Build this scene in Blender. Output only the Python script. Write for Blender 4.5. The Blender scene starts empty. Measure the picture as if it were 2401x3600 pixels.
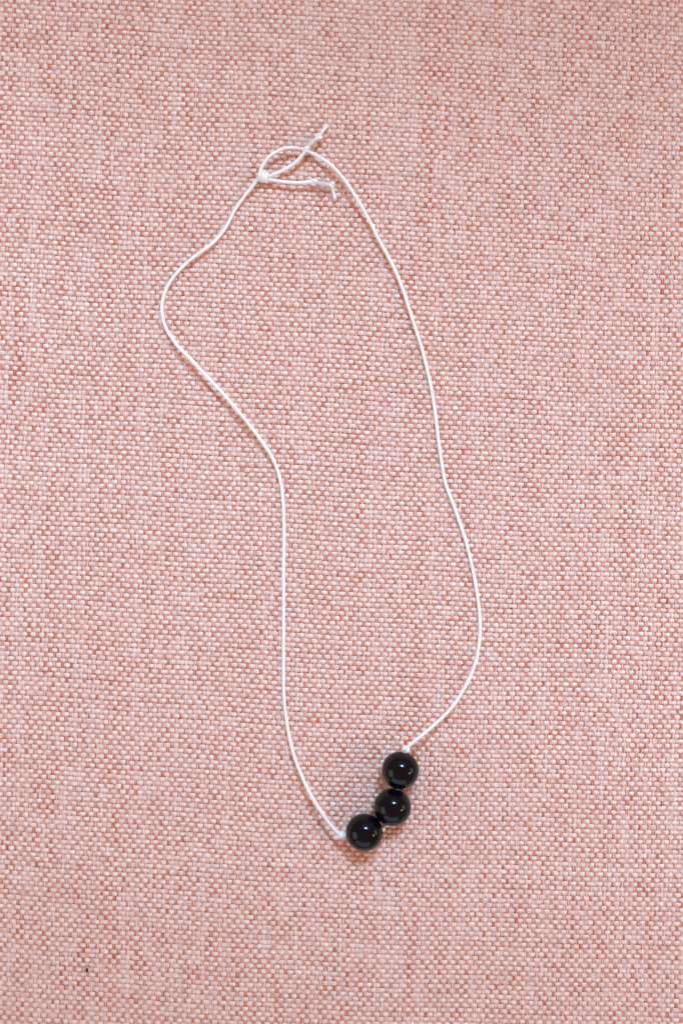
import bpy, bmesh, math, random
import numpy as np
from mathutils import Vector, Matrix

# ------------------------------------------------------------------ scale and camera
S = 0.106e-3                  # metres per photo pixel on the cloth (14 mm beads)
D = 0.53                      # lens to cloth
CX, CY = 1200.5, 1800.0
scene = bpy.context.scene
col = scene.collection

cam_d = bpy.data.cameras.new('camera')
cam = bpy.data.objects.new('camera', cam_d); col.objects.link(cam)
cam.location = (0, 0, D)
cam_d.sensor_fit = 'VERTICAL'; cam_d.sensor_height = 36.0; cam_d.sensor_width = 24.0
cam_d.lens = 36.0 * D / (3600 * S)
cam_d.clip_start = 0.01; cam_d.clip_end = 20
cam_d.dof.use_dof = True; cam_d.dof.focus_distance = D - 0.003; cam_d.dof.aperture_fstop = 2.8
scene.camera = cam

# ------------------------------------------------------------------ light
world = bpy.data.worlds.new('World'); scene.world = world
world.use_nodes = True
bg = world.node_tree.nodes['Background']
bg.inputs['Color'].default_value = (1.0, 0.50, 0.17, 1)     # warm room light all round
bg.inputs['Strength'].default_value = 0.46

def area(name, theta, az, dist, sx, sy, radiance, color, spread=180):
    """rectangular lamp seen from the cloth at angle theta from straight up, azimuth az (0 = top of the cloth, clockwise)"""
    l = bpy.data.lights.new(name, 'AREA')
    l.shape = 'RECTANGLE'; l.size = sx; l.size_y = sy
    l.energy = radiance * math.pi * sx * sy
    l.color = color; l.spread = math.radians(spread)
    o = bpy.data.objects.new(name, l); col.objects.link(o)
    t, a = math.radians(theta), math.radians(az)
    p = Vector((math.sin(t) * math.sin(a), math.sin(t) * math.cos(a), math.cos(t))) * dist
    o.location = p
    z = p.normalized()
    x = Vector((0, 0, 1)).cross(z).normalized(); y = z.cross(x)
    o.matrix_world = Matrix((x, y, z)).transposed().to_4x4(); o.matrix_world.translation = p
    return o

area('window_light', 36, 13, 1.9, 0.90, 0.29, 1.52, (0.42, 0.68, 0.93), spread=18)
area('window_wall_light', 44, 13, 2.3, 1.9, 1.1, 1.0, (0.30, 0.55, 1.0))
area('ceiling_lamp_light', 58, 104, 2.2, 0.32, 0.32, 0.38, (1.0, 0.60, 0.30), spread=20)
for k, a in enumerate((82, 90, 98)):
    area('side_window_light', 71 + 1.5 * k, a, 2.6, 0.16, 0.70, 6.0, (0.62, 0.84, 1.0))
area('wall_bounce_light', 69, 188, 2.4, 3.2, 1.3, 1.5, (0.40, 0.64, 1.0))
area('wall_bounce_light', 63, 254, 2.4, 1.5, 1.2, 2.0, (0.56, 0.84, 1.0))

vs = scene.view_settings
scene.display_settings.display_device = 'sRGB'
vs.view_transform = 'Standard'; vs.look = 'None'; vs.exposure = 0.03; vs.gamma = 1.0
vs.use_curve_mapping = False
scene.cycles.use_denoising = True
scene.cycles.denoiser = 'OPENIMAGEDENOISE'
scene.cycles.denoising_input_passes = 'RGB_ALBEDO_NORMAL'
scene.cycles.denoising_prefilter = 'ACCURATE'
scene.cycles.use_adaptive_sampling = False
scene.cycles.filter_width = 1.5
scene.cycles.max_bounces = 10
scene.cycles.transmission_bounces = 8
scene.cycles.caustics_refractive = True
scene.cycles.sample_clamp_indirect = 4.0

# ------------------------------------------------------------------ helpers
rng = np.random.default_rng(7)
random.seed(7)

def srgb(r, g, b):
    f = lambda c: (c / 255 / 12.92) if c / 255 <= 0.04045 else ((c / 255 + 0.055) / 1.055) ** 2.4
    return (f(r), f(g), f(b), 1.0)

def cloth_drop(px, py):
    """the padded cloth sinks gently towards its edges (photo pixels)"""
    u = (px - CX) / 1200.0; v = (py - CY) / 1800.0
    return -38.0 * (0.45 * u * u + 0.75 * v * v * np.abs(v) ** 0.6)

def P(px, py, h=0.0):
    """a photo pixel and a height above the cloth (in photo pixels) -> metres"""
    z = (h + float(cloth_drop(px, py))) * S
    k = (D - z) / D
    return Vector(((px - CX) * S * k, (CY - py) * S * k, z))

def tag(o, label=None, cat=None, group=None, kind=None):
    if label: o['label'] = label
    if cat: o['category'] = cat
    if group: o['group'] = group
    if kind: o['kind'] = kind
    return o

def np_mesh(name, verts, quads, smooth=True, uv=None):
    me = bpy.data.meshes.new(name)
    nv, nq = len(verts), len(quads)
    me.vertices.add(nv); me.vertices.foreach_set('co', np.ascontiguousarray(verts, np.float32).ravel())
    me.loops.add(nq * 4); me.loops.foreach_set('vertex_index', np.ascontiguousarray(quads, np.int32).ravel())
    me.polygons.add(nq)
    me.polygons.foreach_set('loop_start', np.arange(0, nq * 4, 4, dtype=np.int32))
    if smooth: me.polygons.foreach_set('use_smooth', np.ones(nq, bool))
    if uv is not None:
        l = me.uv_layers.new(name='UVMap'); l.data.foreach_set('uv', np.ascontiguousarray(uv, np.float32).ravel())
    me.update(calc_edges=True)
    return me

def link(name, me, material, parent=None):
    o = bpy.data.objects.new(name, me); col.objects.link(o)
    if material: me.materials.append(material)
    if parent: o.parent = parent
    return o

# ------------------------------------------------------------------ materials
def new_mat(name):
    m = bpy.data.materials.new(name); m.use_nodes = True
    nt = m.node_tree
    return m, nt, nt.nodes['Principled BSDF']

def nd(nt, kind, **kw):
    n = nt.nodes.new(kind)
    for k, v in kw.items(): setattr(n, k, v)
    return n

def stretched_noise(nt, coord, sx, sy, detail=2.0, off=0.0):
    """noise whose grain is sx by sy photo pixels"""
    mp = nd(nt, 'ShaderNodeMapping'); mp.inputs['Scale'].default_value = (1 / (sx * S), 1 / (sy * S), 1 / (60 * S))
    mp.inputs['Location'].default_value = (off, off * 1.7, 0)
    nt.links.new(coord, mp.inputs['Vector'])
    n = nd(nt, 'ShaderNodeTexNoise'); n.inputs['Scale'].default_value = 1.0; n.inputs['Detail'].default_value = detail
    nt.links.new(mp.outputs[0], n.inputs['Vector'])
    return n.outputs['Fac']

def math_(nt, op, a, b):
    n = nd(nt, 'ShaderNodeMath', operation=op)
    for k, v in enumerate((a, b)):
        if isinstance(v, (int, float)): n.inputs[k].default_value = v
        else: nt.links.new(v, n.inputs[k])
    return n.outputs[0]

def ramp(nt, fac, stops):
    r = nd(nt, 'ShaderNodeValToRGB'); e = r.color_ramp.elements
    while len(e) < len(stops): e.new(0.5)
    for el, (p, c) in zip(e, stops): el.position = p; el.color = c
    nt.links.new(fac, r.inputs[0])
    return r.outputs[0]

def warp_material():
    m, nt, b = new_mat('melange_warp_wool')
    co = nd(nt, 'ShaderNodeTexCoord').outputs['Object']
    fibre = stretched_noise(nt, co, 2.6, 34, 2)
    patch = stretched_noise(nt, co, 11, 62, 2, 3.1)
    region = stretched_noise(nt, co, 34, 900, 2, 9.4)
    f = math_(nt, 'ADD', math_(nt, 'MULTIPLY', fibre, 0.80), math_(nt, 'MULTIPLY', patch, 0.50))
    f = math_(nt, 'ADD', f, math_(nt, 'MULTIPLY', region, 0.15))
    rnd = nd(nt, 'ShaderNodeObjectInfo').outputs['Random']
    f = math_(nt, 'ADD', f, math_(nt, 'MULTIPLY', math_(nt, 'SUBTRACT', rnd, 0.5), 0.045))
    f = math_(nt, 'MULTIPLY', f, 0.66)
    c = ramp(nt, f, [(0.40, srgb(241, 210, 203)), (0.465, srgb(225, 171, 153)), (0.54, srgb(207, 130, 98)), (0.63, srgb(186, 84, 42))])
    nt.links.new(c, b.inputs['Base Color'])
    b.inputs['Roughness'].default_value = 0.85; b.inputs['Specular IOR Level'].default_value = 0.15
    b.inputs['Sheen Weight'].default_value = 0.12
    bp = nd(nt, 'ShaderNodeBump'); bp.inputs['Strength'].default_value = 0.35; bp.inputs['Distance'].default_value = 1.5 * S
    nt.links.new(fibre, bp.inputs['Height']); nt.links.new(bp.outputs[0], b.inputs['Normal'])
    return m

def weft_material():
    m, nt, b = new_mat('pale_weft_wool')
    co = nd(nt, 'ShaderNodeTexCoord').outputs['Object']
    fibre = stretched_noise(nt, co, 40, 2.6, 2)
    patch = stretched_noise(nt, co, 60, 15, 2, 5.0)
    rnd = nd(nt, 'ShaderNodeObjectInfo').outputs['Random']
    f = math_(nt, 'ADD', math_(nt, 'MULTIPLY', fibre, 0.5), math_(nt, 'MULTIPLY', patch, 0.5))
    f = math_(nt, 'ADD', f, math_(nt, 'MULTIPLY', math_(nt, 'SUBTRACT', rnd, 0.5), 0.06))
    c = ramp(nt, f, [(0.34, srgb(226, 192, 186)), (0.46, srgb(238, 213, 208)), (0.58, srgb(242, 222, 217)), (0.70, srgb(240, 220, 207))])
    nt.links.new(c, b.inputs['Base Color'])
    b.inputs['Roughness'].default_value = 0.85; b.inputs['Specular IOR Level'].default_value = 0.15
    b.inputs['Sheen Weight'].default_value = 0.12
    bp = nd(nt, 'ShaderNodeBump'); bp.inputs['Strength'].default_value = 0.35; bp.inputs['Distance'].default_value = 1.5 * S
    nt.links.new(fibre, bp.inputs['Height']); nt.links.new(bp.outputs[0], b.inputs['Normal'])
    return m

def cord_material(name, colour, rough, transl=0.0):
    m, nt, b = new_mat(name)
    uv = nd(nt, 'ShaderNodeUVMap').outputs[0]
    mp = nd(nt, 'ShaderNodeMapping'); mp.inputs['Rotation'].default_value = (0, 0, math.radians(28))
    nt.links.new(uv, mp.inputs['Vector'])
    w = nd(nt, 'ShaderNodeTexWave', wave_type='BANDS', bands_direction='X')
    w.inputs['Scale'].default_value = 0.055; w.inputs['Distortion'].default_value = 1.2; w.inputs['Detail'].default_value = 1.0
    nt.links.new(mp.outputs[0], w.inputs['Vector'])
    bp = nd(nt, 'ShaderNodeBump'); bp.inputs['Strength'].default_value = 0.12; bp.inputs['Distance'].default_value = 0.8 * S
    nt.links.new(w.outputs['Fac'], bp.inputs['Height']); nt.links.new(bp.outputs[0], b.inputs['Normal'])
    b.inputs['Base Color'].default_value = colour
    b.inputs['Roughness'].default_value = rough; b.inputs['Specular IOR Level'].default_value = 0.5
    b.inputs['Subsurface Weight'].default_value = 0.25; b.inputs['Subsurface Radius'].default_value = (1, 0.95, 0.9)
    b.inputs['Subsurface Scale'].default_value = 0.0005
    b.inputs['Transmission Weight'].default_value = transl
    return m

def plain(name, colour, rough=0.8, spec=0.3):
    m, nt, b = new_mat(name)
    co = nd(nt, 'ShaderNodeTexCoord').outputs['Object']
    f = stretched_noise(nt, co, 5, 5, 3)
    c2 = tuple(min(1, c * 1.25) for c in colour[:3]) + (1,)
    c1 = tuple(c * 0.75 for c in colour[:3]) + (1,)
    nt.links.new(ramp(nt, f, [(0.3, c1), (0.7, c2)]), b.inputs['Base Color'])
    b.inputs['Roughness'].default_value = rough; b.inputs['Specular IOR Level'].default_value = spec
    return m

def bead_material():
    m, nt, b = new_mat('black_polished_stone')
    co = nd(nt, 'ShaderNodeTexCoord').outputs['Object']
    f = stretched_noise(nt, co, 18, 18, 4)
    nt.links.new(ramp(nt, f, [(0.3, (0.001, 0.002, 0.0052, 1)), (0.7, (0.0018, 0.003, 0.008, 1))]), b.inputs['Base Color'])
    b.inputs['Roughness'].default_value = 0.02; b.inputs['IOR'].default_value = 1.5; b.inputs['Specular IOR Level'].default_value = 0.27
    return m

def crystal_material():
    m, nt, b = new_mat('clear_acrylic')
    nt.nodes.remove(b)
    out = nt.nodes['Material Output']
    tr = nd(nt, 'ShaderNodeBsdfTransparent'); tr.inputs[0].default_value = (0.985, 0.97, 0.975, 1)
    gl = nd(nt, 'ShaderNodeBsdfGlass'); gl.inputs['Roughness'].default_value = 0.06; gl.inputs['IOR'].default_value = 1.3
    df = nd(nt, 'ShaderNodeBsdfDiffuse'); df.inputs[0].default_value = (0.9, 0.88, 0.89, 1)
    m0 = nd(nt, 'ShaderNodeMixShader'); m0.inputs[0].default_value = 0.45
    sp = nd(nt, 'ShaderNodeBsdfGlossy'); sp.inputs['Roughness'].default_value = 0.12
    m1 = nd(nt, 'ShaderNodeMixShader'); m1.inputs[0].default_value = 0.35
    m2 = nd(nt, 'ShaderNodeMixShader')
    fr = nd(nt, 'ShaderNodeMath', operation='MULTIPLY'); fr.inputs[1].default_value = 0.45
    lw = nd(nt, 'ShaderNodeLayerWeight'); lw.inputs[0].default_value = 0.5; nt.links.new(lw.outputs['Facing'], fr.inputs[0])
    nt.links.new(tr.outputs[0], m1.inputs[1]); nt.links.new(gl.outputs[0], m0.inputs[1]); nt.links.new(df.outputs[0], m0.inputs[2]); nt.links.new(m0.outputs[0], m1.inputs[2])
    nt.links.new(fr.outputs[0], m2.inputs[0]); nt.links.new(m1.outputs[0], m2.inputs[1]); nt.links.new(sp.outputs[0], m2.inputs[2])
    nt.links.new(m2.outputs[0], out.inputs['Surface'])
    return m

M_WARP, M_WEFT = warp_material(), weft_material()
M_BACK = plain('rust_backing_cloth', srgb(190, 104, 72))
M_CORD = cord_material('white_satin_cord', (0.92, 0.905, 0.90, 1), 0.45)
M_MELT = cord_material('singed_cord_end', (0.84, 0.80, 0.79, 1), 0.3)
M_BEAD, M_CRYSTAL = bead_material(), crystal_material()

# ------------------------------------------------------------------ the woven cloth
PW, PF = 15.45, 17.25            # warp and weft pitch, photo pixels
NW, NF = 176, 232                # yarns each way, a little past the frame
Z0 = -8.5                        # mid plane of the weave below the float tops

def lattice(U, V):
    """weave coordinates -> photo pixels: the cloth lies slightly skewed and pulled"""
    u = U / 1200.0; v = V / 1800.0
    x = CX + U + 1800 * (-0.024 * v + 0.008 * u * v + 0.0045 * v * v - 0.0045 * u * v * v)
    y = CY + V + 1200 * (0.051 * u - 0.007 * u * u - 0.0115 * v * u - 0.00425 * u * u * v)
    x = x + 3.0 * np.sin(V / 310 + U / 900) + 2.0 * np.sin(V / 120 + 1.3 + U / 400)
    y = y + 3.0 * np.sin(U / 270 + V / 800) + 1.6 * np.sin(U / 95 + 0.4 + V / 300)
    return x, y

def smooth_noise(n, step, amp):
    k = rng.normal(0, amp, n // step + 4)
    t = np.arange(n) / step
    i = t.astype(int); f = t - i; f = f * f * (3 - 2 * f)
    return k[i] * (1 - f) + k[i + 1] * f

NS = 6
ANG = np.array([math.pi / 2 + 2 * math.pi * k / NS for k in range(NS)])
def tube_quads(n, ns):
    a = np.arange(n - 1)[:, None] * ns; k = np.arange(ns)[None, :]; k2 = (k + 1) % ns
    return np.stack([a + k, a + k2, a + ns + k2, a + ns + k], -1).reshape(-1, 4)

def yarn_mesh(name, x, y, z, w, h):
    """flattened tube along a path in photo pixels; w, h its half width and half height"""
    z = z + cloth_drop(x, y)
    p = np.stack([(x - CX), (CY - y), z], 1)
    t = np.gradient(p, axis=0); t /= np.linalg.norm(t, axis=1)[:, None]
    side = np.stack([-t[:, 1], t[:, 0], np.zeros(len(t))], 1); side /= np.linalg.norm(side, axis=1)[:, None]
    up = np.cross(t, side); up *= np.sign(up[:, 2])[:, None]
    c, s = np.cos(ANG), np.sin(ANG)
    c = np.sign(c) * np.abs(c) ** 0.8; s = np.sign(s) * np.abs(s) ** 0.75
    v = p[:, None, :] + side[:, None, :] * (w[:, None] * c[None, :])[..., None] + up[:, None, :] * (h[:, None] * s[None, :])[..., None]
    q = tube_quads(len(p), NS)
    if np.cross(t[0], side[0])[2] < 0: q = q[:, ::-1]
    return np_mesh(name, v.reshape(-1, 3) * S, q)

def back_mesh():
    nx, ny = 25, 37
    gx = np.linspace(-0.27, 0.27, nx) / S; gy = np.linspace(-0.34, 0.34, ny) / S
    X, Y = np.meshgrid(gx, gy)
    Z = Z0 - 7.4 + np.maximum(cloth_drop(CX + X, CY - Y), -260)
    v = np.stack([X, Y, Z], -1).reshape(-1, 3) * S
    i = np.arange(ny - 1)[:, None] * nx + np.arange(nx - 1)[None, :]
    q = np.stack([i, i + 1, i + nx + 1, i + nx], -1).reshape(-1, 4)
    return np_mesh('woven_fabric', v, q)

fabric = link('woven_fabric', back_mesh(), M_BACK)
tag(fabric, 'pink and rust woven upholstery fabric with pale horizontal floats', kind='structure')

warp_shift = rng.normal(0, 0.7, NW); weft_shift = rng.normal(0, 0.35, NF)
warp_fat = 1 + rng.normal(0, 0.045, NW); weft_fat = 1 + rng.normal(0, 0.018, NF)

# weft: pale yarns across
nn = NW * 3
i_cross = np.arange(NW); ph = np.array([-1 / 3, 0, 1 / 3])
for j in range(NF):
    sg = np.where((i_cross + j) % 2 == 0, 1.0, -1.0)
    amp = 1 + rng.normal(0, 0.06, NW)
    U = ((i_cross[:, None] - (NW - 1) / 2 + ph[None, :]) * PW + warp_shift[:, None] * 0.5).ravel()
    V = (j - (NF - 1) / 2) * PF + weft_shift[j] + smooth_noise(nn, 9, 0.55)
    prof = np.array([0.80, 1.0, 0.80])
    z = Z0 + (sg[:, None] * (4.5 * amp)[:, None] * prof[None, :]).ravel()
    fat = (weft_fat[j] + rng.normal(0, 0.055, NW))[:, None]
    over = (sg > 0)[:, None]
    w = (np.where(over, np.array([[7.7, 8.2, 7.7]]), np.array([[6.8, 6.4, 6.8]])) * fat).ravel()
    h = (np.where(over, np.array([[3.7, 4.0, 3.7]]), np.array([[3.4, 3.2, 3.4]])) * np.ones_like(fat)).ravel()
    x, y = lattice(U, V)
    link('weft_yarn', yarn_mesh('weft_yarn', x, y, z, w, h), M_WEFT, fabric)

# warp: melange yarns down
nn = NF * 3
j_cross = np.arange(NF)
for i in range(NW):
    sg = np.where((i + j_cross) % 2 == 0, -1.0, 1.0)
    amp = 1 + rng.normal(0, 0.08, NF)
    V = ((j_cross[:, None] - (NF - 1) / 2 + ph[None, :]) * PF + weft_shift[:, None] * 0.5).ravel()
    U = (i - (NW - 1) / 2) * PW + warp_shift[i] + smooth_noise(nn, 10, 0.6)
    prof = np.array([0.62, 1.0, 0.62])
    z = Z0 - 0.2 + (sg[:, None] * (3.0 * amp)[:, None] * prof[None, :]).ravel()
    fat = (warp_fat[i] + rng.normal(0, 0.06, NF))[:, None]
    over = (sg > 0)[:, None]
    w = (np.where(over, np.array([[6.9, 7.1, 6.9]]), np.array([[6.7, 6.5, 6.7]])) * fat).ravel()
    h = (np.where(over, np.array([[3.4, 3.5, 3.4]]), np.array([[3.3, 3.2, 3.3]])) * np.ones_like(fat)).ravel()
    x, y = lattice(U, V)
    link('warp_yarn', yarn_mesh('warp_yarn', x, y, z, w, h), M_WARP, fabric)

# ------------------------------------------------------------------ tubes for the cord
def spline(pts, step):
    """Catmull-Rom (centripetal) through pts, resampled about every step"""
    pts = np.array(pts, float)
    pts = np.vstack([2 * pts[0] - pts[1], pts, 2 * pts[-1] - pts[-2]])
    out = []
    for k in range(1, len(pts) - 2):
        p0, p1, p2, p3 = pts[k - 1:k + 3]
        t0 = 0; t1 = t0 + np.linalg.norm(p1 - p0) ** 0.5; t2 = t1 + np.linalg.norm(p2 - p1) ** 0.5; t3 = t2 + np.linalg.norm(p3 - p2) ** 0.5
        n = max(2, int(np.linalg.norm(p2 - p1) / step))
        t = np.linspace(t1, t2, n, endpoint=False)[:, None]
        A1 = (t1 - t) / (t1 - t0) * p0 + (t - t0) / (t1 - t0) * p1
        A2 = (t2 - t) / (t2 - t1) * p1 + (t - t1) / (t2 - t1) * p2
        A3 = (t3 - t) / (t3 - t2) * p2 + (t - t2) / (t3 - t2) * p3
        B1 = (t2 - t) / (t2 - t0) * A1 + (t - t0) / (t2 - t0) * A2
        B2 = (t3 - t) / (t3 - t1) * A2 + (t - t1) / (t3 - t1) * A3
        out.append((t2 - t) / (t2 - t1) * B1 + (t - t1) / (t2 - t1) * B2)
    out.append(pts[-2][None])
    return np.vstack(out)

def tube(name, pts, radius, ns=14, step=None, closed=False, uneven=0.0, flat=1.0):
    """round tube through metre points; UV = (photo pixels along, photo pixels round)"""
    step = step or 4 * S
    p = np.array(pts, float) if closed else spline(pts, step)
    n = len(p)
    if closed:
        t = np.roll(p, -1, 0) - np.roll(p, 1, 0)
    else:
        t = np.gradient(p, axis=0)
    t /= np.linalg.norm(t, axis=1)[:, None]
    N = np.zeros_like(p); a = np.array([0, 0, 1.0])
    if abs(t[0] @ a) > 0.9: a = np.array([0, 1.0, 0])
    v = a - t[0] * (a @ t[0]); N[0] = v / np.linalg.norm(v)
    for k in range(1, n):
        v = N[k - 1] - t[k] * (N[k - 1] @ t[k]); N[k] = v / np.linalg.norm(v)
    B = np.cross(t, N)
    r = np.full(n, radius) if np.isscalar(radius) else np.interp(np.linspace(0, 1, n), np.linspace(0, 1, len(radius)), radius)
    if uneven: r = r * (1 + smooth_noise(n, 8, uneven) + smooth_noise(n, 37, uneven))
    ang = np.arange(ns) * 2 * math.pi / ns
    V = p[:, None] + r[:, None, None] * (N[:, None] * np.cos(ang)[None, :, None] * flat + B[:, None] * np.sin(ang)[None, :, None])
    V = V.reshape(-1, 3)
    q = tube_quads(n, ns)
    if closed:
        k = np.arange(ns); k2 = (k + 1) % ns; a0 = (n - 1) * ns
        # match the frame where the ring closes
        sh = int(round(math.atan2(N[-1] @ B[0], N[-1] @ N[0]) / (2 * math.pi / ns)))
        q = np.vstack([q, np.stack([a0 + k, a0 + k2, (k2 + sh) % ns, (k + sh) % ns], -1)])
    L = np.concatenate([[0], np.cumsum(np.linalg.norm(np.diff(p, axis=0), axis=1))]) / S
    rows = q // ns; cols = q % ns
    cols = np.where((cols == 0) & (np.arange(4)[None, :] % 3 != 0), ns, cols)
    uv = np.stack([L[np.minimum(rows, n - 1)], cols / ns * 2 * math.pi * 7.2], -1).reshape(-1, 2)
    q = q[:, ::-1]; uv = uv.reshape(-1, 4, 2)[:, ::-1].reshape(-1, 2)
    if not closed:                      # caps: a short dome at each end
        caps, cuv, base = [], [], len(V)
        extra = []
        for e, (ring, d) in enumerate(((np.arange(ns), -1), (np.arange(ns) + (n - 1) * ns, 1))):
            c = p[0] if d < 0 else p[-1]; tt = t[0] if d < 0 else t[-1]
            mid = c + (V[ring] - c) * 0.6 + tt * d * (r[0] if d < 0 else r[-1]) * 0.35
            tip = c + tt * d * (r[0] if d < 0 else r[-1]) * 0.5
            m0 = len(V) + len(extra); extra += list(mid); extra.append(tip); ti = m0 + ns
            for k in range(ns):
                k2 = (k + 1) % ns
                f1 = [ring[k], ring[k2], m0 + k2, m0 + k]
                caps.append(f1 if d > 0 else f1[::-1])
            for k in range(0, ns, 2):
                f2 = [m0 + k, m0 + (k + 1) % ns, m0 + (k + 2) % ns, ti]
                caps.append(f2 if d > 0 else f2[::-1])
        V = np.vstack([V, np.array(extra)])
        q = np.vstack([q, np.array(caps)])
        uv = np.vstack([uv, np.zeros((len(caps) * 4, 2))])
    return np_mesh(name, V, q, True, uv)

def knot_mesh(name, centre, axis, size, thick, spin=0.0, squash=0.8):
    """a pulled-tight overhand knot: trefoil tube around the cord's axis"""
    tt = np.linspace(0, 2 * math.pi, 96, endpoint=False)
    k = size * S / 3.0
    q = np.stack([np.sin(tt) + 2 * np.sin(2 * tt), np.cos(tt) - 2 * np.cos(2 * tt), -1.4 * np.sin(3 * tt)], 1) * k
    ax = Vector(axis).normalized()
    R = np.array((ax.to_track_quat('Z', 'Y').to_matrix() @ Matrix.Rotation(spin, 3, 'Z')))
    q[:, 2] *= squash * 1.6
    return tube(name, q @ R.T + np.array(centre), thick * S, 10, closed=True)

# ------------------------------------------------------------------ the necklace
necklace = bpy.data.objects.new('necklace', None); col.objects.link(necklace)
necklace.empty_display_size = 0.01
necklace.location = P(1281, 2926, 0)
bpy.context.view_layer.update()
tag(necklace, 'white cord necklace with three glossy black beads lying on the woven cloth', 'necklace')
INV = necklace.matrix_world.inverted()
def part(name, me, material, parent=None):
    if parent is None:
        me.transform(INV)
    return link(name, me, material, parent or necklace)

RB = 65.2                                        # bead radius, photo pixels
B1 = P(1407, 2708, RB - 1.5); B2 = P(1379.2, 2837.5, RB - 1.5); B3 = P(1281, 2926, RB - 1.5)

def bead_mesh(axis, centre):
    """polished round bead with a drilled, slightly countersunk hole, turned about its axis"""
    R, hole, cs = RB * S, 9.0 * S, 2.2 * S
    prof = []
    a0 = math.asin((hole + cs) / R)
    prof.append((hole, -R * math.cos(a0) * 0.55))
    prof.append((hole, -R * math.cos(a0) + cs))
    n = 56
    for k in range(n + 1):
        a = -math.pi + a0 + (math.pi - 2 * a0) * k / n
        prof.append((-R * math.sin(a), R * math.cos(a)))
    prof.append((hole, R * math.cos(a0) - cs))
    prof.append((hole, R * math.cos(a0) * 0.55))
    ns = 72
    th = np.arange(ns) * 2 * math.pi / ns
    pr = np.array(prof)
    V = np.stack([pr[:, 0, None] * np.cos(th), pr[:, 0, None] * np.sin(th), np.repeat(pr[:, 1, None], ns, 1)], -1).reshape(-1, 3)
    q = tube_quads(len(pr), ns)
    a0_ = (len(pr) - 1) * ns; k = np.arange(ns); k2 = (k + 1) % ns
    q = np.vstack([q, np.stack([a0_ + k, a0_ + k2, k2, k], -1)])
    rot = np.array(Vector(axis).normalized().to_track_quat('Z', 'Y').to_matrix())
    return np_mesh('bead', V @ rot.T + np.array(centre), q)

K1 = P(1425.5, 2633, 70); K3 = P(1201, 2935.5, 66)
ax1 = (K1 - B1).normalized() * 0.6 + (B1 - B2).normalized() * 0.4
ax2 = Vector((0.26, 1.0, 0.0)); ax3 = Vector((1.0, 0.12, 0.0))
def hole_end(c, ax, sgn, ext=0.0): return c + Vector(ax).normalized() * sgn * (RB + ext) * S
bead_a = part('bead', bead_mesh(ax1, B1), M_BEAD)
bead_b = part('bead', bead_mesh(ax2, B2), M_BEAD)
bead_c = part('bead', bead_mesh(ax3, B3), M_BEAD)

LEFT = [(917, 612, 21), (906, 629, 19), (880, 665, 13), (852, 701, 9), (827, 737, 7.5), (810, 770, 7.5), (793.5, 801, 9), (770.5, 831, 15), (740, 862, 21), (704, 887.5, 22),
        (668, 915.5, 17), (635, 946, 10), (607, 979, 7), (587, 1012.5, 6.5), (575, 1046, 6.5), (570.5, 1079, 6.5), (573, 1114.6, 8), (583, 1150, 12), (604.6, 1188.6, 20),
        (632.7, 1224, 28), (671, 1262.7, 33), (714, 1308.6, 35), (760, 1357, 34), (804, 1405.6, 29), (847, 1456.7, 25), (888, 1507.7, 24), (923.7, 1556, 22),
        (956, 1607, 17), (974, 1648, 12), (985.8, 1689, 8.5), (992, 1729.7, 7), (996.5, 1780.7, 6.5), (999, 1857, 6.5), (998.5, 1934, 6.5), (997, 2010, 6.5), (997.5, 2112.6, 6.5),
        (997, 2214.6, 6.5), (997, 2291, 6.5), (996.6, 2350, 6.5), (997, 2400, 7), (998, 2438, 8), (1001, 2481.7, 10), (1007, 2527.6, 14), (1014, 2573.6, 18), (1023.8, 2617, 22),
        (1035, 2660, 26), (1050.6, 2701, 31), (1067, 2742, 37), (1086, 2780, 43), (1109, 2821, 49), (1133.5, 2859, 54), (1157.8, 2892.6, 59), (1178, 2915.6, 62), (1191, 2928, 64)]
RIGHT = [(1443, 2617.6, 69), (1469, 2596, 66), (1494, 2576, 62), (1528, 2546.5, 52), (1573.8, 2503, 38), (1614.6, 2449.5, 24), (1645, 2393, 14), (1668, 2337, 9), (1681, 2281, 7),
         (1686, 2225, 6.5), (1686, 2173.8, 6.5), (1681, 2117.7, 6.5), (1672, 2061.5, 6.5), (1661.6, 2005, 6.5), (1647.8, 1944, 7), (1631, 1883, 8), (1612, 1826.7, 8), (1591.7, 1770.5, 7.5),
         (1573.8, 1724.6, 7), (1562.6, 1688.9, 6.5), (1555, 1648, 6.5), (1546, 1586.8, 6.5), (1538.5, 1530, 6.5), (1528, 1440.6, 7), (1516.5, 1370, 8), (1497.8, 1286, 10), (1481, 1220.6, 12),
         (1460, 1155, 14), (1439, 1089.6, 17), (1416, 1019, 19), (1390, 954, 19), (1362, 897.8, 18), (1329, 837, 21), (1299, 776, 27), (1268.5, 722, 33), (1235.7, 668.5, 36), (1203, 621.7, 34),
         (1170, 586.6, 29), (1137.4, 560.8, 25), (1109, 544.5, 23), (1087, 534, 22), (1064, 525, 25), (1044, 520, 30), (1023.5, 518.6, 34), (1003, 521, 36), (982.7, 527.6, 36), (962, 539, 35),
         (944, 554, 33), (930, 571, 31), (921, 586, 30), (917, 600, 29), (921, 614, 22)]
mid = [K3, hole_end(B3, ax3, -1, 3), B3, hole_end(B3, ax3, 1, -2),
       P(1351, 2906, RB - 8), hole_end(B2, ax2, -1, -2), B2, hole_end(B2, ax2, 1, 0), (hole_end(B2, ax2, 1, 0) + hole_end(B1, ax1, -1, 0)) / 2,
       hole_end(B1, ax1, -1, -3), B1, hole_end(B1, ax1, 1, 1), K1]
path = [P(*p) for p in LEFT] + mid + [P(*p) for p in RIGHT]
part('cord', tube('cord', path, 6.15 * S, 14, uneven=0.012), M_CORD)

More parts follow.
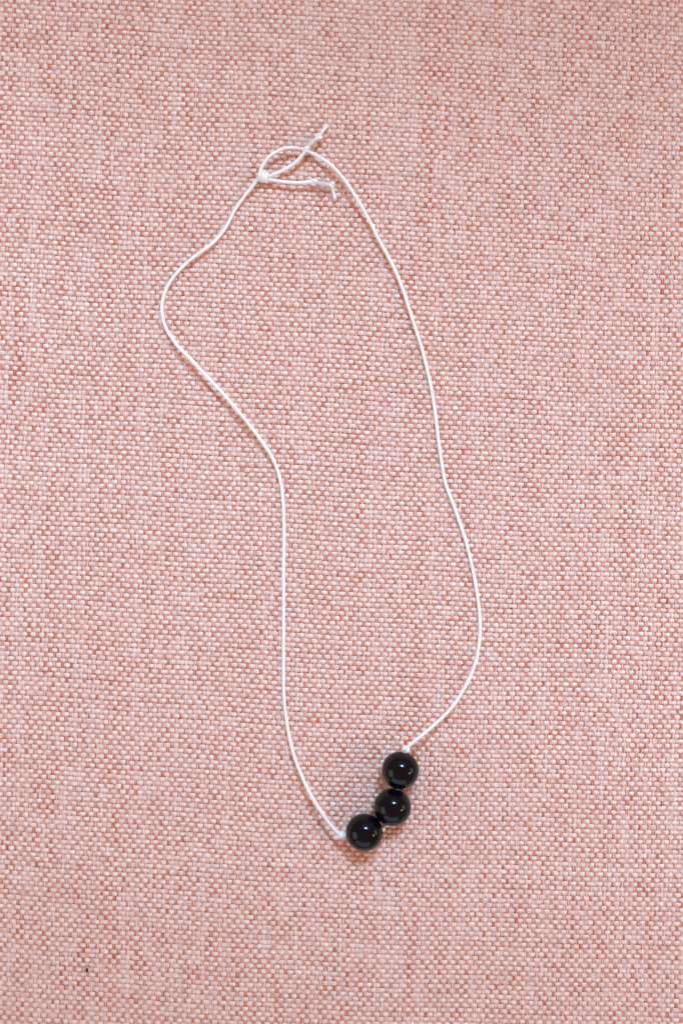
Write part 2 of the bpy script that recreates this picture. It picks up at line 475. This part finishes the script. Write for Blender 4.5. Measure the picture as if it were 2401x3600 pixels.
part('knot', knot_mesh('knot', K1, (K1 - B1), 9.2, 6.8, 0.4), M_CORD)
part('knot', knot_mesh('knot', K3, (K3 - B3), 9.0, 6.8, 1.1), M_CORD)

# sliding knot: three wraps of cord round the strand
c0, c1 = P(903, 612, 22), P(948, 628, 20)
axd = (c1 - c0); L_ = axd.length; axd.normalize()
e1 = axd.cross(Vector((0, 0, 1))).normalized(); e2 = axd.cross(e1)
coil = []
for k in range(121):
    f = k / 120; a = 2 * math.pi * (3.1 * f) + 1.2
    rad = (11.5 + 3.6 * math.sin(math.pi * min(1, f * 1.25)) ** 2) * S
    adv = 0.08 + 0.84 * (f ** 0.85) + 0.04 * math.sin(a)
    coil.append(c0 + axd * L_ * adv + (e1 * math.cos(a) * 1.12 + e2 * math.sin(a) * 0.9) * rad)
part('sliding_knot', tube('sliding_knot', coil, 7.2 * S, 12, step=1.6 * S), M_CORD)

# two tails with a clear crystal each
def crystal_mesh(centre, axis, length, width, sides=6, spin=0.2):
    """faceted bicone with small flat ends; flat shaded"""
    bm = bmesh.new()
    rings = []
    for z, r in ((-0.5, 0.26), (-0.30, 0.62), (-0.06, 1.0), (0.06, 1.0), (0.30, 0.62), (0.5, 0.26)):
        tw = math.pi / sides if abs(z) < 0.2 else 0
        rings.append([bm.verts.new((r * width / 2 * math.cos(2 * math.pi * k / sides + spin + tw), r * width / 2 * math.sin(2 * math.pi * k / sides + spin + tw), z * length)) for k in range(sides)])
    for a, b in zip(rings, rings[1:]):
        for k in range(sides):
            k2 = (k + 1) % sides
            bm.faces.new((a[k], a[k2], b[k2], b[k]))
    bm.faces.new(rings[0][::-1]); bm.faces.new(rings[-1])
    rot = Vector(axis).normalized().to_track_quat('Z', 'Y').to_matrix().to_4x4()
    bmesh.ops.transform(bm, matrix=Matrix.Translation(centre) @ rot @ Matrix.Scale(S, 4), verts=bm.verts)
    bmesh.ops.recalc_face_normals(bm, faces=bm.faces)
    me = bpy.data.meshes.new('crystal_bead'); bm.to_mesh(me); bm.free()
    return me

def tail(pts, knot_in, crystal, knot_out, end, kin, kout, clen, cwid, melt):
    part('cord_tail', tube('cord_tail', [P(*p) for p in pts] + [P(*knot_in), P(*crystal), P(*knot_out)], 6.4 * S, 14, uneven=0.02), M_CORD)
    a = P(*knot_out) - P(*knot_in)
    part('crystal_bead', crystal_mesh(P(*crystal), a, clen, cwid), M_CRYSTAL)
    part('knot', knot_mesh('knot', P(*knot_in), a, kin, 5.6, 0.7), M_CORD)
    part('knot', knot_mesh('knot', P(*knot_out), a, kout, 5.8, 0.2), M_CORD)
    part('cord_end', tube('cord_end', [P(*knot_out)] + [P(*p) for p in end], [5.6 * S, 5.6 * S, 6.0 * S, 7.0 * S], 12), M_MELT if melt else M_CORD)

tail([(936, 620, 22), (950, 617.5, 23), (964, 613, 23), (982.7, 605, 24), (1005.6, 592.6, 24), (1028.6, 578.6, 25), (1049, 560.7, 30), (1064, 543, 36), (1072, 532, 40)],
     (1077.5, 525, 41), (1096, 501, 36), (1121.5, 481, 26), [(1130, 469, 21), (1142, 452, 16), (1152.5, 439.5, 12)], 6.8, 8.4, 46, 46, True)
tail([(938, 628, 16), (950, 632, 20), (967, 634.7, 24), (993, 638.5, 27), (1028.6, 642, 28), (1059, 642, 28), (1090, 640, 27)],
     (1104, 640, 27), (1134.5, 646, 24), (1167, 650.5, 22), [(1169.5, 665, 17), (1174, 683, 12), (1177, 699, 9)], 8.4, 7.0, 46, 46, False)

# ------------------------------------------------------------------ crumbs and fibres lying on the cloth
M_SPECK = plain('charcoal_crumb', srgb(46, 50, 54), 0.7)
M_STRAW = plain('dry_straw', srgb(178, 120, 84))
M_HUSK = plain('pale_husk', srgb(226, 180, 128))
M_LINT = plain('white_lint', srgb(243, 238, 236))

def own(name, me, mat, label, cat, group=None):
    c = sum((v.co for v in me.vertices), Vector()) / len(me.vertices)
    me.transform(Matrix.Translation(-c))
    o = link(name, me, mat); o.location = c
    return tag(o, label, cat, group)

bm = bmesh.new(); bmesh.ops.create_icosphere(bm, subdivisions=3, radius=1)
for v in bm.verts:
    n = 1 + 0.12 * math.sin(5 * v.co.x + 1) * math.cos(4 * v.co.z) + 0.06 * math.sin(9 * v.co.y)
    taper = 1 - 0.38 * max(0, -v.co.y) - 0.1 * v.co.y
    v.co = Vector((v.co.x * 5.6 * n * taper + v.co.y * -1.2, v.co.y * 8.4 * n, v.co.z * 4.0 * n * taper)) * S
for f in bm.faces: f.smooth = True
me = bpy.data.meshes.new('crumb'); bm.to_mesh(me); bm.free()
me.transform(Matrix.Translation(P(307.5, 3411, 3.0)))
own('crumb', me, M_SPECK, 'tiny charcoal grey teardrop crumb on the bare woven cloth', 'crumb')

def sliver(name, pts, r0, mat, label, cat, group=None):
    own(name, tube(name, [P(*p) for p in pts], [0.4 * r0 * S, r0 * S, r0 * S, 0.3 * r0 * S], 8, step=2 * S), mat, label, cat, group)
sliver('straw_bit', [(1099, 1769, 1.2), (1107, 1760, 1.8), (1118, 1750, 1.6), (1127, 1744, 1.0)], 1.5, M_STRAW, 'thin brown bit of straw inside the cord loop, the longer one', 'straw')
sliver('straw_bit', [(1111, 1803, 1.0), (1114, 1806, 1.5), (1117, 1810, 0.8)], 1.1, M_STRAW, 'short brown speck of straw right beside the longer straw', 'straw')
sliver('husk_bit', [(901, 2748, 1.2), (906, 2756, 2.2), (909, 2764, 2.0), (913, 2771, 1.0)], 2.6, M_HUSK, 'pale tan curled husk outside the sharply bent strand near the beads', 'husk')
sliver('straw_bit', [(1066, 2812, 1.2), (1076, 2814, 2.4), (1087, 2810, 1.2)], 1.3, M_HUSK, 'thin tan straw tucked against the sharply bent strand near its bead knot', 'straw')
sliver('straw_bit', [(1234, 3242, 1.2), (1241, 3236, 2.2), (1252, 3232, 1.4)], 1.4, M_HUSK, 'short tan straw on the bare cloth past the lowest bead', 'straw')
sliver('straw_bit', [(1304, 2296, 1.0), (1305, 2303, 2.0), (1304, 2312, 1.0)], 1.0, M_HUSK, 'hair thin tan straw on the cloth between the two long strands', 'straw')
LINT = [([(1493, 1100, 1), (1500, 1098.5, 2), (1507, 1096, 1)], 'white lint fibre just outside the gently curved strand near the loop'),
        ([(1358, 1047, 1), (1363, 1045, 2), (1368, 1042, 1)], 'white lint fibre inside the gently curved strand near the loop'),
        ([(1375, 2604, 1), (1386, 2605, 2.2), (1398, 2604, 1)], 'straight white lint fibre beside the bead knot of the gently curved strand'),
        ([(1036, 2154, 1), (1040, 2160, 2), (1043, 2163, 1)], 'white lint fibre beside the straight run of the sharply bent strand'),
        ([(1244, 2173, 1), (1252, 2174, 2), (1258, 2172, 1)], 'curved white lint fibre midway between the two strands')]
for pts, lab in LINT:
    sliver('lint_fibre', pts, 1.0, M_LINT, lab, 'lint', 'lint fibres on the cloth')
